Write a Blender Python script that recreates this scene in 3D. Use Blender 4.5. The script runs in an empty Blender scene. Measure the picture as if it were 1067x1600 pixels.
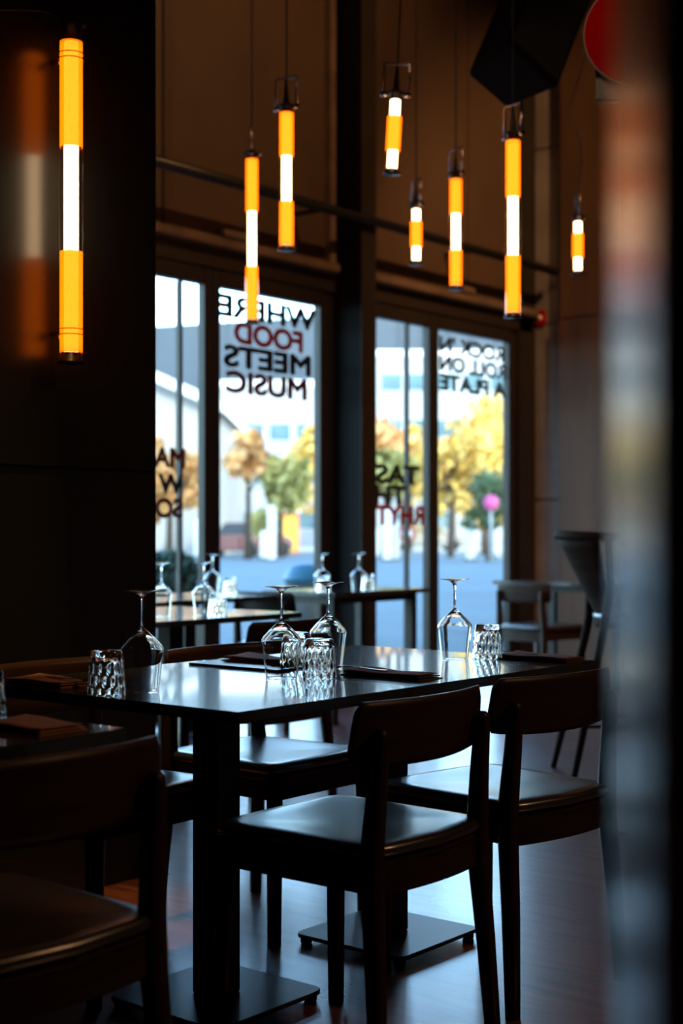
import bpy, bmesh, math, random
from mathutils import Vector, Matrix
R = math.radians
rnd = random.Random(7)
scn = bpy.context.scene
COL = scn.collection

# ------------------------------------------------------------------ camera
# World axes: +Y runs along the window wall (away from the viewer), +X points from the windows into the room.
YAW = R(39.0)
cam_d = bpy.data.cameras.new('camera')
cam = bpy.data.objects.new('camera', cam_d)
COL.objects.link(cam)
cam.location = (0, 0, 1.10)
cam.rotation_euler = (R(90), 0, YAW)
cam_d.lens = 50
cam_d.sensor_width = 36
cam_d.shift_y = 30 / 1600
cam_d.clip_start = 0.02
cam_d.clip_end = 600
cam_d.dof.use_dof = True
cam_d.dof.focus_distance = 3.4
cam_d.dof.aperture_fstop = 2.8
scn.camera = cam

# ------------------------------------------------------------------ world, sun, exposure
scn.view_settings.view_transform = 'Standard'
scn.view_settings.look = 'None'
scn.view_settings.exposure = 0.72
scn.view_settings.gamma = 1.0
scn.view_settings.use_curve_mapping = False
world = bpy.data.worlds.new('sky')
scn.world = world
world.use_nodes = True
wn = world.node_tree.nodes
sky = wn.new('ShaderNodeTexSky')
sky.sky_type = 'NISHITA'
sky.sun_disc = False
sky.sun_elevation = R(28)
sky.sun_rotation = R(100)
sky.dust_density = 0.6
sky.ozone_density = 2.2
world.node_tree.links.new(sky.outputs[0], wn['Background'].inputs[0])
wn['Background'].inputs[1].default_value = 1.0
sun_d = bpy.data.lights.new('sun', 'SUN')
sun_d.energy = 2.8
sun_d.color = (1.0, 0.86, 0.66)
sun_d.angle = R(0.6)
sun = bpy.data.objects.new('sun', sun_d)
COL.objects.link(sun)
sun.rotation_euler = Vector((-0.82, 0.28, -0.50)).to_track_quat('-Z', 'Y').to_euler()
sun.location = (30, -10, 40)
# daylight portals in the two big openings (importance sampling of the sky only, they emit nothing)
for (y0, y1) in ((4.9, 7.2), (7.4, 9.5)):
    pd = bpy.data.lights.new('window_portal', 'AREA')
    pd.shape = 'RECTANGLE'
    pd.size = y1 - y0
    pd.size_y = 2.6
    pd.cycles.is_portal = True
    po = bpy.data.objects.new('window_portal', pd)
    COL.objects.link(po)
    po.location = (-6.3, (y0 + y1) / 2, 1.3)
    po.rotation_euler = Vector((1, 0, 0)).to_track_quat('-Z', 'Z').to_euler()
# warm spots without visible fixtures, some added purely as fill
def lamp(name, loc, target, energy, color, size=R(70), radius=0.06, blend=0.6):
    d = bpy.data.lights.new(name, 'SPOT')
    d.energy = energy
    d.color = color
    d.spot_size = size
    d.spot_blend = blend
    d.shadow_soft_size = radius
    o = bpy.data.objects.new(name, d)
    COL.objects.link(o)
    o.location = loc
    o.rotation_euler = (Vector(target) - Vector(loc)).to_track_quat('-Z', 'Y').to_euler()
    return o
WARM = (1.0, 0.52, 0.20)
lamp('unseen_spot', (-2.6, 6.3, 5.3), (-6.0, 6.6, 3.0), 120, WARM, R(95))  # added fill, brightens the brown upper wall
lamp('unseen_spot', (-2.4, 7.8, 5.3), (-4.6, 10, 2.6), 260, WARM, R(90))  # added fill, warms the timber end wall
lamp('unseen_spot', (1.6, 4.6, 4.6), (-1.2, 3.4, 0.4), 75, (1.0, 0.5, 0.22), R(60))
lamp('unseen_spot', (-2.9, 2.2, 5.4), (-3.05, 2.55, 0.0), 420, (1.0, 0.58, 0.14), R(14))

lamp('unseen_spot', (-0.6, 1.6, 4.8), (-2.4, 4.6, 2.85), 110, (1.0, 0.6, 0.35), R(28))  # extra spot added to light up the red sign

# ------------------------------------------------------------------ materials
def nodes_of(name):
    m = bpy.data.materials.new(name)
    m.use_nodes = True
    nt = m.node_tree
    return m, nt, nt.nodes, nt.links

def mat(name, col, rough=0.5, metal=0.0, var=0.12, scale=(8, 8, 8), bump=0.0, coat=0.0, coat_rough=0.1, spec=0.5,
        rough_var=0.0, detail=4.0, bscale=None):
    m, nt, n, l = nodes_of(name)
    b = n['Principled BSDF']
    b.inputs['Roughness'].default_value = rough
    b.inputs['Metallic'].default_value = metal
    b.inputs['Coat Weight'].default_value = coat
    b.inputs['Coat Roughness'].default_value = coat_rough
    b.inputs['Specular IOR Level'].default_value = spec
    if coat: b.inputs['Coat IOR'].default_value = 1.65
    tc = n.new('ShaderNodeTexCoord')
    mp = n.new('ShaderNodeMapping')
    mp.inputs['Scale'].default_value = scale
    nz = n.new('ShaderNodeTexNoise')
    nz.inputs['Scale'].default_value = 1.0
    nz.inputs['Detail'].default_value = detail
    l.new(tc.outputs['Object'], mp.inputs[0])
    l.new(mp.outputs[0], nz.inputs[0])
    cr = n.new('ShaderNodeValToRGB')
    cr.color_ramp.elements[0].position = 0.3
    cr.color_ramp.elements[1].position = 0.7
    cr.color_ramp.elements[0].color = tuple(c * (1 - var) for c in col) + (1,)
    cr.color_ramp.elements[1].color = tuple(min(1, c * (1 + var)) for c in col) + (1,)
    l.new(nz.outputs[0], cr.inputs[0])
    l.new(cr.outputs[0], b.inputs['Base Color'])
    if rough_var:
        mr = n.new('ShaderNodeMapRange')
        mr.inputs['To Min'].default_value = max(0, rough - rough_var)
        mr.inputs['To Max'].default_value = rough + rough_var
        l.new(nz.outputs[0], mr.inputs['Value'])
        l.new(mr.outputs[0], b.inputs['Roughness'])
    if bump:
        bp = n.new('ShaderNodeBump')
        bp.inputs['Strength'].default_value = bump
        bp.inputs['Distance'].default_value = 0.002
        src = nz
        if bscale:
            mp2 = n.new('ShaderNodeMapping')
            mp2.inputs['Scale'].default_value = bscale
            src = n.new('ShaderNodeTexNoise')
            src.inputs['Scale'].default_value = 1.0
            l.new(tc.outputs['Object'], mp2.inputs[0])
            l.new(mp2.outputs[0], src.inputs[0])
        l.new(src.outputs[0], bp.inputs['Height'])
        l.new(bp.outputs[0], b.inputs['Normal'])
    return m

def thin_glass(name, tint=(1, 1, 1), refl=1.0):
    m, nt, n, l = nodes_of(name)
    n.remove(n['Principled BSDF'])
    out = n['Material Output']
    t = n.new('ShaderNodeBsdfTransparent')
    t.inputs[0].default_value = tint + (1,)
    g = n.new('ShaderNodeBsdfGlossy')
    g.inputs['Roughness'].default_value = 0.0
    # Schlick reflectance that is the same from both faces of a thin sheet
    f = n.new('ShaderNodeLayerWeight')
    f.inputs[0].default_value = 0.5
    pw = n.new('ShaderNodeMath')
    pw.operation = 'POWER'
    pw.inputs[1].default_value = 5.0
    mu = n.new('ShaderNodeMath')
    mu.operation = 'MULTIPLY_ADD'
    mu.use_clamp = True
    mu.inputs[1].default_value = 0.96
    mu.inputs[2].default_value = 0.04 * refl
    mx = n.new('ShaderNodeMixShader')
    l.new(f.outputs['Facing'], pw.inputs[0])
    l.new(pw.outputs[0], mu.inputs[0])
    l.new(mu.outputs[0], mx.inputs[0])
    l.new(t.outputs[0], mx.inputs[1])
    l.new(g.outputs[0], mx.inputs[2])
    l.new(mx.outputs[0], out.inputs[0])
    return m

def solid_glass(name, tint=(1, 1, 1)):
    m, nt, n, l = nodes_of(name)
    n.remove(n['Principled BSDF'])
    g = n.new('ShaderNodeBsdfGlass')
    g.inputs['Color'].default_value = tint + (1,)
    g.inputs['Roughness'].default_value = 0.0
    g.inputs['IOR'].default_value = 1.5
    l.new(g.outputs[0], n['Material Output'].inputs[0])
    return m

def emit(name, col, strength):
    m, nt, n, l = nodes_of(name)
    n.remove(n['Principled BSDF'])
    e = n.new('ShaderNodeEmission')
    e.inputs[0].default_value = col + (1,)
    e.inputs[1].default_value = strength
    l.new(e.outputs[0], n['Material Output'].inputs[0])
    return m

def amber_sleeve(name):
    m, nt, n, l = nodes_of(name)
    n.remove(n['Principled BSDF'])
    tr = n.new('ShaderNodeBsdfTranslucent')
    tr.inputs[0].default_value = (0.62, 0.125, 0.001, 1)
    tp = n.new('ShaderNodeBsdfTransparent')
    tp.inputs[0].default_value = (1.0, 0.46, 0.10, 1)
    mx = n.new('ShaderNodeMixShader')
    mx.inputs[0].default_value = 0.075
    l.new(tr.outputs[0], mx.inputs[1])
    l.new(tp.outputs[0], mx.inputs[2])
    l.new(mx.outputs[0], n['Material Output'].inputs[0])
    return m

M = {}
M['wood'] = mat('walnut_wood', (0.028, 0.012, 0.006), 0.42, var=0.35, scale=(3, 3, 40), bump=0.15, detail=6, spec=0.3)
M['plywood'] = mat('walnut_plywood', (0.034, 0.014, 0.007), 0.42, var=0.3, scale=(3, 3, 60), bump=0.1, detail=6, spec=0.3)
M['stool_wood'] = mat('smoked_oak', (0.022, 0.010, 0.006), 0.7, var=0.3, scale=(3, 3, 40), spec=0.08)
M['leather'] = mat('black_leather', (0.020, 0.023, 0.026), 0.30, var=0.2, scale=(60, 60, 60), bump=0.03, spec=1.0, coat=0.8, coat_rough=0.24, bscale=(14, 320, 14))
M['tabletop'] = mat('dark_laminate', (0.030, 0.034, 0.040), 0.22, var=0.3, scale=(6, 260, 6), bump=0.02, spec=0.9, coat=1.0, coat_rough=0.045)
M['black_metal'] = mat('black_powdercoat', (0.012, 0.012, 0.013), 0.38, var=0.2, scale=(80, 80, 80), bump=0.05)
M['base_metal'] = mat('grey_base_plate', (0.035, 0.038, 0.042), 0.33, var=0.25, scale=(12, 12, 12), bump=0.06, metal=0.3)
M['rubber'] = mat('rubber', (0.01, 0.01, 0.01), 0.7)
M['steel'] = mat('cutlery_steel', (0.6, 0.55, 0.5), 0.18, metal=1.0, var=0.05)
M['chrome'] = mat('lamp_steel', (0.55, 0.5, 0.47), 0.2, metal=1.0, var=0.05)
M['lamp_dark'] = mat('bronzed_cap', (0.03, 0.022, 0.018), 0.3, metal=0.7)
M['napkin_brown'] = mat('brown_napkin_cloth', (0.12, 0.040, 0.022), 0.75, var=0.15, scale=(30, 30, 30), bump=0.3, bscale=(900, 900, 900))
M['napkin_tan'] = mat('tan_napkin_cloth', (0.42, 0.20, 0.10), 0.75, var=0.12, scale=(30, 30, 30), bump=0.3, bscale=(900, 900, 900))
M['menu_dark'] = mat('dark_menu_board', (0.015, 0.018, 0.022), 0.3, var=0.2)
M['lacquer'] = mat('black_satin_lacquer', (0.018, 0.018, 0.018), 0.28, var=0.1, scale=(2, 2, 2), spec=0.5)
M['black_paint'] = mat('black_column_paint', (0.004, 0.004, 0.004), 0.6, var=0.15, spec=0.15)
M['brown_steel'] = mat('brown_painted_steel', (0.022, 0.013, 0.010), 0.55, var=0.2, scale=(3, 3, 3))
M['frame'] = mat('bronze_window_frame', (0.022, 0.016, 0.014), 0.42, var=0.2, scale=(4, 4, 4))
M['upper_wall'] = mat('brown_upper_panel', (0.085, 0.047, 0.028), 0.6, var=0.2, scale=(1.5, 1.5, 1.0), bump=0.1)
M['ledge'] = mat('raw_timber_ledge', (0.16, 0.10, 0.07), 0.6, var=0.3, scale=(5, 5, 5))
M['concrete'] = mat('board_marked_concrete', (0.20, 0.17, 0.16), 0.75, var=0.25, scale=(2, 2, 3), bump=0.5, bscale=(30, 30, 60))
M['timber_pier'] = mat('brown_timber_cladding', (0.075, 0.036, 0.016), 0.65, var=0.3, scale=(6, 6, 1), bump=0.2)
M['ceiling'] = mat('black_ceiling', (0.012, 0.011, 0.010), 0.8)
M['inner_wall'] = mat('dark_back_wall', (0.05, 0.032, 0.022), 0.7, var=0.2, scale=(2, 2, 2))
M['glass'] = solid_glass('drinking_glass')
M['pane'] = thin_glass('window_glass', (0.90, 0.98, 0.97), 1.6)
M['tube_glass'] = thin_glass('lamp_glass', (0.97, 0.95, 0.93), 1.0)
M['lamp_white'] = emit('glowing_tube', (1.0, 0.66, 0.36), 5.8)
M['amber'] = amber_sleeve('amber_sleeve')
M['vinyl_black'] = mat('black_vinyl', (0.006, 0.008, 0.009), 0.6)
M['vinyl_red'] = mat('red_vinyl', (0.30, 0.012, 0.010), 0.6)
M['vinyl_brown'] = mat('dark_red_vinyl', (0.11, 0.018, 0.012), 0.6)
M['speaker'] = mat('black_speaker_cabinet', (0.003, 0.003, 0.003), 0.9, spec=0.1, bump=0.2, scale=(90, 90, 90))
M['grille'] = mat('black_speaker_grille', (0.003, 0.003, 0.003), 0.8)
M['red'] = mat('red_enamel', (0.34, 0.001, 0.002), 0.9, spec=0.05, var=0.05)
M['rim'] = mat('pale_rim', (0.25, 0.18, 0.16), 0.4)
M['pillar'] = mat('satin_steel_pillar', (0.66, 0.54, 0.45), 0.25, metal=1.0, var=0.04, scale=(6, 6, 6))
M['paving'] = mat('street_paving', (0.155, 0.21, 0.24), 0.75, var=0.12, scale=(0.4, 0.4, 0.4), detail=8)
M['road_light'] = mat('pale_pavement', (0.55, 0.52, 0.48), 0.8, var=0.1, scale=(0.5, 0.5, 0.5))
M['cream'] = mat('cream_render', (0.37, 0.35, 0.33), 0.8, var=0.06, scale=(0.5, 0.5, 0.5))
M['roof_pale'] = mat('pale_roof_trim', (0.75, 0.75, 0.75), 0.6)
M['roof_slate'] = mat('slate_roof', (0.08, 0.12, 0.17), 0.6, var=0.1)
M['slate'] = mat('slate_blue_cladding', (0.045, 0.062, 0.085), 0.6, var=0.08, scale=(0.3, 0.3, 0.05))
M['white_wall'] = mat('white_office_wall', (0.33, 0.34, 0.36), 0.7, var=0.05, scale=(0.3, 0.3, 0.3))
M['far_window'] = mat('teal_far_window', (0.10, 0.17, 0.20), 0.15, var=0.3, scale=(0.7, 0.7, 0.7), spec=0.8)
M['far_frame'] = mat('pale_far_frame', (0.55, 0.56, 0.58), 0.6)
M['trunk'] = mat('bark', (0.10, 0.07, 0.05), 0.9, bump=0.3)
M['leaf_yellow'] = mat('yellow_leaves', (0.80, 0.52, 0.12), 0.6, var=0.3, scale=(1, 1, 1))
M['leaf_orange'] = mat('orange_leaves', (0.70, 0.38, 0.14), 0.6, var=0.3, scale=(1, 1, 1))
M['leaf_olive'] = mat('olive_leaves', (0.42, 0.38, 0.12), 0.6, var=0.3, scale=(1, 1, 1))
M['leaf_green'] = mat('green_leaves', (0.12, 0.17, 0.07), 0.6, var=0.3, scale=(1, 1, 1))
M['leaf_dark'] = mat('dark_green_leaves', (0.025, 0.07, 0.045), 0.6, var=0.3, scale=(6, 6, 6))
M['white_paint'] = mat('white_post_paint', (0.85, 0.85, 0.82), 0.5)
M['orange_paint'] = mat('orange_kiosk_paint', (0.75, 0.20, 0.05), 0.5)
M['pink_paint'] = mat('magenta_sign_paint', (0.70, 0.12, 0.32), 0.5)
M['yellow_paint'] = mat('yellow_sign_paint', (0.85, 0.52, 0.08), 0.5)
M['car_red'] = mat('dark_red_car_paint', (0.22, 0.02, 0.035), 0.25, coat=0.8)
M['car_blue'] = mat('blue_grey_car_paint', (0.10, 0.14, 0.19), 0.25, coat=0.8)
M['car_glass'] = mat('car_glass', (0.03, 0.05, 0.06), 0.08)
M['teal_bin'] = mat('teal_plastic', (0.03, 0.16, 0.26), 0.45)
M['planter'] = mat('grey_planter', (0.12, 0.12, 0.12), 0.7)

def floor_material():
    m, nt, n, l = nodes_of('worn_wood_floor')
    b = n['Principled BSDF']
    tc = n.new('ShaderNodeTexCoord')
    mp = n.new('ShaderNodeMapping')
    mp.inputs['Scale'].default_value = (3, 26, 1)
    mp.inputs['Rotation'].default_value = (0, 0, R(0))
    nz = n.new('ShaderNodeTexNoise')
    nz.inputs['Scale'].default_value = 1.0
    nz.inputs['Detail'].default_value = 8
    nz.inputs['Distortion'].default_value = 0.6
    l.new(tc.outputs['Object'], mp.inputs[0]); l.new(mp.outputs[0], nz.inputs[0])
    cr = n.new('ShaderNodeValToRGB')
    e = cr.color_ramp.elements
    e[0].position = 0.30; e[0].color = (0.085, 0.026, 0.024, 1)
    e[1].position = 0.72; e[1].color = (0.28, 0.09, 0.075, 1)
    l.new(nz.outputs[0], cr.inputs[0]); l.new(cr.outputs[0], b.inputs['Base Color'])
    n2 = n.new('ShaderNodeTexNoise')
    n2.inputs['Scale'].default_value = 1.6
    n2.inputs['Detail'].default_value = 3
    l.new(tc.outputs['Object'], n2.inputs[0])
    mr = n.new('ShaderNodeMapRange')
    mr.inputs['From Min'].default_value = 0.3; mr.inputs['From Max'].default_value = 0.7
    mr.inputs['To Min'].default_value = 0.26; mr.inputs['To Max'].default_value = 0.36
    l.new(n2.outputs[0], mr.inputs['Value']); l.new(mr.outputs[0], b.inputs['Roughness'])
    bp = n.new('ShaderNodeBump')
    bp.inputs['Strength'].default_value = 0.3
    bp.inputs['Distance'].default_value = 0.002
    l.new(nz.outputs[0], bp.inputs['Height']); l.new(bp.outputs[0], b.inputs['Normal'])
    b.inputs['Specular IOR Level'].default_value = 1.0
    b.inputs['Coat Weight'].default_value = 1.0
    b.inputs['Coat Roughness'].default_value = 0.25
    b.inputs['Coat IOR'].default_value = 1.7
    return m
M['floor'] = floor_material()

# ------------------------------------------------------------------ mesh helpers
def BM():
    return bmesh.new()

def box(bm, x0, x1, y0, y1, z0, z1, bevel=0.0, seg=2, mtx=None):
    t = bmesh.new()
    v = [t.verts.new(p) for p in ((x0, y0, z0), (x1, y0, z0), (x1, y1, z0), (x0, y1, z0),
                                  (x0, y0, z1), (x1, y0, z1), (x1, y1, z1), (x0, y1, z1))]
    for f in ((3, 2, 1, 0), (4, 5, 6, 7), (0, 1, 5, 4), (1, 2, 6, 5), (2, 3, 7, 6), (3, 0, 4, 7)):
        t.faces.new([v[i] for i in f])
    if bevel:
        bmesh.ops.bevel(t, geom=t.edges[:], offset=bevel, segments=seg, affect='EDGES', clamp_overlap=True)
    if mtx is not None:
        bmesh.ops.transform(t, matrix=mtx, verts=t.verts)
    merge(bm, t)
    return bm

def merge(bm, t):
    idx = {}
    for v in t.verts:
        idx[v] = bm.verts.new(v.co)
    for f in t.faces:
        nf = bm.faces.new([idx[v] for v in f.verts])
        nf.smooth = f.smooth
    t.free()

def lathe(bm, prof, n=32, loc=(0, 0, 0), cap0=False, cap1=False, smooth=True, dimple=None, mtx=None):
    t = bmesh.new()
    rings = []
    for j, (r, z) in enumerate(prof):
        ring = []
        if r < 1e-6:
            ring = [t.verts.new((loc[0], loc[1], loc[2] + z))] * n
        else:
            for i in range(n):
                a = 2 * math.pi * i / n
                rr = r + (dimple(a, z, j) if dimple else 0)
                ring.append(t.verts.new((loc[0] + rr * math.cos(a), loc[1] + rr * math.sin(a), loc[2] + z)))
        rings.append(ring)
    for a, b in zip(rings[:-1], rings[1:]):
        for i in range(n):
            k = (i + 1) % n
            vs = []
            for v in (a[i], a[k], b[k], b[i]):
                if v not in vs:
                    vs.append(v)
            if len(vs) > 2:
                f = t.faces.new(vs)
                f.smooth = smooth
    if cap0:
        t.faces.new(rings[0][::-1])
    if cap1:
        t.faces.new(rings[-1])
    if mtx is not None:
        bmesh.ops.transform(t, matrix=mtx, verts=t.verts)
    merge(bm, t)
    return bm

def tube(bm, pts, rad, n=12, square=0.0, caps=True):
    """swept tube through points; rad a number or one per point; square>0 squares off the section"""
    pts = [Vector(p) for p in pts]
    if not hasattr(rad, '__len__'):
        rad = [rad] * len(pts)
    rings = []
    up = None
    for i, p in enumerate(pts):
        d = (pts[min(i + 1, len(pts) - 1)] - pts[max(i - 1, 0)]).normalized()
        if up is None:
            up = Vector((1, 0, 0)) if abs(d.x) < 0.7 else Vector((0, 1, 0))
        a = (up - d * up.dot(d)).normalized()
        up = a
        b = d.cross(a)
        ring = []
        for k in range(n):
            t = 2 * math.pi * k / n
            c, s = math.cos(t), math.sin(t)
            q = 1.0
            if square:
                q = 1.0 / (abs(c) ** (2 + square) + abs(s) ** (2 + square)) ** (1.0 / (2 + square))
            ring.append(bm.verts.new(p + (a * c + b * s) * rad[i] * q))
        rings.append(ring)
    for r0, r1 in zip(rings[:-1], rings[1:]):
        for k in range(n):
            f = bm.faces.new((r0[k], r0[(k + 1) % n], r1[(k + 1) % n], r1[k]))
            f.smooth = True
    if caps:
        bm.faces.new(rings[0][::-1])
        bm.faces.new(rings[-1])
    return bm

def obj(name, bm, m, parent=None, loc=None, fix=True):
    if fix:
        bmesh.ops.recalc_face_normals(bm, faces=bm.faces)
    me = bpy.data.meshes.new(name)
    bm.to_mesh(me)
    bm.free()
    if m is not None:
        me.materials.append(m)
    o = bpy.data.objects.new(name, me)
    COL.objects.link(o)
    if parent:
        o.parent = parent
    if loc:
        o.location = loc
    return o

def tag(o, label=None, cat=None, group=None, kind=None):
    if label: o['label'] = label
    if cat: o['category'] = cat
    if group: o['group'] = group
    if kind: o['kind'] = kind
    return o

def empty(name, loc, rz=0.0, label=None, cat=None, group=None):
    o = bpy.data.objects.new(name, None)
    COL.objects.link(o)
    o.location = loc
    o.rotation_euler = (0, 0, rz)
    o.empty_display_size = 0.1
    return tag(o, label, cat, group)

def struct(name, bm, m, parent=None):
    o = obj(name, bm, m, parent)
    if parent is None:
        o['kind'] = 'structure'
    return o

def dup(root, loc, rz=0.0, label=None, group=None):
    def cp(o, par):
        c = o.copy()
        COL.objects.link(c)
        c.parent = par
        for ch in [k for k in bpy.data.objects if k.parent == o]:
            cp(ch, c)
        return c
    c = cp(root, None)
    c.location = loc
    c.rotation_euler = (root.rotation_euler[0], root.rotation_euler[1], rz)
    if label: c['label'] = label
    if group: c['group'] = group
    return c

# ------------------------------------------------------------------ room shell
XW = -6.0
struct('floor', box(BM(), -6.25, 4.2, -5.2, 10.2, -0.1, 0), M['floor'])
struct('ceiling', box(BM(), -6.25, 4.2, -5.2, 10.2, 5.6, 5.75), M['ceiling'])
struct('wall_right', box(BM(), 4.0, 4.2, -5.2, 10.2, 0, 5.6), M['inner_wall'])
struct('wall_back', box(BM(), -6.25, 4.0, -5.2, -5.0, 0, 5.6), M['inner_wall'])

# window wall: masonry below/around openings, panelled upper wall
ww = BM()
box(ww, -6.25, -6.02, -5.0, 3.3, 0, 5.6)
box(ww, -6.08, -6.02, 3.3, 10.0, 2.80, 5.6)
wl = struct('wall_left', ww, M['inner_wall'])
y = 3.3
pn = 0
edges = [3.3, 4.2, 5.75, 7.30, 7.42, 8.9, 9.78]
for a, b in zip(edges[:-1], edges[1:]):
    obj('panel', box(BM(), -6.02, -5.985 if b - a > 0.3 else -5.96, a + 0.006, b - 0.006, 2.86, 5.6, 0.004), M['upper_wall'] if b - a > .3 else M['brown_steel'], wl)
# far (end) wall with concrete bay and timber clad pier
ew = struct('wall_far', box(BM(), -6.25, 4.0, 9.98, 10.2, 0, 5.6), M['concrete'])
for k in range(4):
    z0 = [0, 1.35, 2.75, 4.15][k]
    z1 = [1.35, 2.75, 4.15, 5.6][k]
    obj('concrete_panel', box(BM(), -5.97, -5.70, 9.83, 9.98, z0 + 0.006, z1 - 0.006, 0.005), M['concrete'], ew)
xs = [-5.695, -5.15, -4.6, -4.0, -3.4, -2.8, -2.0, -1.0, 0.2, 1.5, 2.8, 4.0]
for a, b in zip(xs[:-1], xs[1:]):
    obj('timber_panel', box(BM(), a + 0.005, b - 0.005, 9.72, 9.98, 0, 2.755, 0.006), M['timber_pier'], ew)
    obj('timber_panel', box(BM(), a + 0.005, b - 0.005, 9.74, 9.98, 2.765, 5.6, 0.006), M['timber_pier'], ew)
# corner post
struct('trim_1', box(BM(), -6.0, -5.97, 9.60, 9.83, 0, 5.6, 0.004), M['frame'])
# dark lacquered wall with the wall lamp: two stacked panels on a core
dw = struct('wall_side', box(BM(), -3.64, -3.36, -5.0, 3.17, 0, 5.6), M['lacquer'])
obj('lower_panel', box(BM(), -3.36, -3.343, -5.0, 3.175, 0.0, 1.287, 0.002), M['lacquer'], dw)
obj('upper_panel', box(BM(), -3.36, -3.340, -5.0, 3.175, 1.293, 5.6, 0.002), M['lacquer'], dw)
obj('end_panel', box(BM(), -3.64, -3.345, 3.17, 3.182, 0.0, 5.6, 0.001), M['lacquer'], dw)
# steel box column in front of the glazing
struct('trim_2', box(BM(), -5.94, -5.75, 7.30, 7.458, 0, 5.6, 0.004), M['black_paint'])
cf = struct('trim_3', box(BM(), -5.749, -5.743, 7.300, 7.458, 0, 5.6), M['brown_steel'])

# windows -----------------------------------------------------------
ZT = 2.58
def window(idx, y0, y1, mullion=None):
    fr = BM()
    fw = 0.065
    box(fr, -6.045, -5.985, y0 - fw, y0, 0.0, ZT + 0.10, 0.004)
    box(fr, -6.045, -5.985, y1, y1 + fw, 0.0, ZT + 0.10, 0.004)
    box(fr, -6.045, -5.985, y0, y1, ZT, ZT + 0.10, 0.004)
    box(fr, -6.045, -5.985, y0, y1, 0.0, 0.09, 0.004)
    w = struct('window_%d' % idx, fr, M['frame'])
    if mullion:
        obj('mullion', box(BM(), -6.06, -6.025, mullion - 0.013, mullion + 0.013, 0.09, ZT, 0.002), M['frame'], w)
        obj('pane', box(BM(), -6.020, -6.012, y0, y1, 0.09, ZT), M['pane'], w)
    else:
        obj('pane', box(BM(), -6.020, -6.012, y0, y1, 0.09, ZT), M['pane'], w)
    return w
w0 = window(1, 3.40, 4.75)
w1 = window(2, 4.88, 6.092, 5.937)
w2 = window(3, 6.229, 7.172)
w3 = window(4, 7.46, 8.400, 8.200)
w4 = window(5, 8.521, 9.476)
# filling posts between the frames
struct('trim_4', box(BM(), -6.05, -6.0, 9.54, 10.0, 0, 2.8), M['frame'])
struct('trim_5', box(BM(), -6.05, -6.0, 7.235, 7.395, 0, 2.8), M['frame'])
# header beam and ledge above the windows
struct('trim_6', box(BM(), -6.05, -5.97, 3.3, 9.8, 2.68, 2.80, 0.006), M['brown_steel'])
struct('trim_7', box(BM(), -6.02, -5.90, 3.3, 7.28, 2.80, 2.86, 0.008), M['ledge'])
struct('trim_8', box(BM(), -6.02, -5.90, 7.47, 9.78, 2.80, 2.86, 0.008), M['ledge'])
# pale vertical trim strip beside the column
struct('trim_9', box(BM(), -5.99, -5.93, 7.21, 7.27, 2.86, 5.6, 0.004), M['ledge'])

def lettering(win, text, yc, zb, cap, width, m, label=None):
    cu = bpy.data.curves.new('lettering', 'FONT')
    cu.body = text
    cu.size = 1.0
    cu.offset = 0.0
    cu.extrude = 0.002
    cu.align_x = 'LEFT'
    to = bpy.data.objects.new('tmp_text', cu)
    COL.objects.link(to)
    dg = bpy.context.evaluated_depsgraph_get()
    me = bpy.data.meshes.new_from_object(to.evaluated_get(dg))
    bpy.data.objects.remove(to)
    xs_ = [v.co.x for v in me.vertices]
    ys_ = [v.co.y for v in me.vertices]
    x0, x1, yy0, yy1 = min(xs_), max(xs_), min(ys_), max(ys_)
    # embolden: the same outline repeated a stroke's width apart
    tb = bmesh.new(); t0 = bmesh.new(); t0.from_mesh(me)
    for k in range(9):
        a = 2 * math.pi * k / 8
        q = 0.0 if k == 8 else 0.042
        for_ = {v: tb.verts.new((v.co.x + q * math.cos(a), v.co.y + q * math.sin(a), v.co.z + k * 1e-4)) for v in t0.verts}
        for f in t0.faces:
            tb.faces.new([for_[v] for v in f.verts])
    tb.to_mesh(me); tb.free(); t0.free()
    for v in me.vertices:
        u = (v.co.x - x0) / (x1 - x0) - 0.5
        w = (v.co.y - yy0) / (yy1 - yy0)
        v.co = Vector((-6.008 + v.co.z * 0.5, yc - u * width, zb + w * cap))
    me.materials.clear()
    me.materials.append(m)
    o = bpy.data.objects.new('lettering', me)
    COL.objects.link(o)
    o.parent = win
    if label: o['label'] = label
    return o
lettering(w2, 'WHERE', 6.69, 2.415, 0.125, 0.90, M['vinyl_black'])
lettering(w2, 'FOOD', 6.695, 2.262, 0.125, 0.63, M['vinyl_red'], 'red word FOOD')
lettering(w2, 'MEETS', 6.69, 2.112, 0.125, 0.80, M['vinyl_black'])
lettering(w2, 'MUSIC', 6.68, 1.955, 0.125, 0.74, M['vinyl_brown'], 'dark red word MUSIC')
lettering(w4, "ROCK 'N", 9.00, 2.425, 0.11, 0.86, M['vinyl_black'])
lettering(w4, 'ROLL ON', 9.01, 2.285, 0.11, 0.88, M['vinyl_black'])
lettering(w4, 'A PLATE', 9.01, 2.145, 0.11, 0.88, M['vinyl_black'])
lettering(w1, 'MA', 5.825, 1.478, 0.105, 0.24, M['vinyl_brown'], 'dark red letters MA')
lettering(w1, 'W', 5.835, 1.325, 0.105, 0.19, M['vinyl_black'])
lettering(w1, 'SO', 5.82, 1.182, 0.105, 0.21, M['vinyl_brown'], 'dark red letters SO')
lettering(w3, 'TASTE', 7.895, 1.437, 0.125, 0.81, M['vinyl_black'])
lettering(w3, 'THE', 7.89, 1.29, 0.125, 0.50, M['vinyl_black'])
lettering(w3, 'RHYTHM', 7.92, 1.15, 0.125, 0.88, M['vinyl_red'], 'red word RHYTHM')

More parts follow.
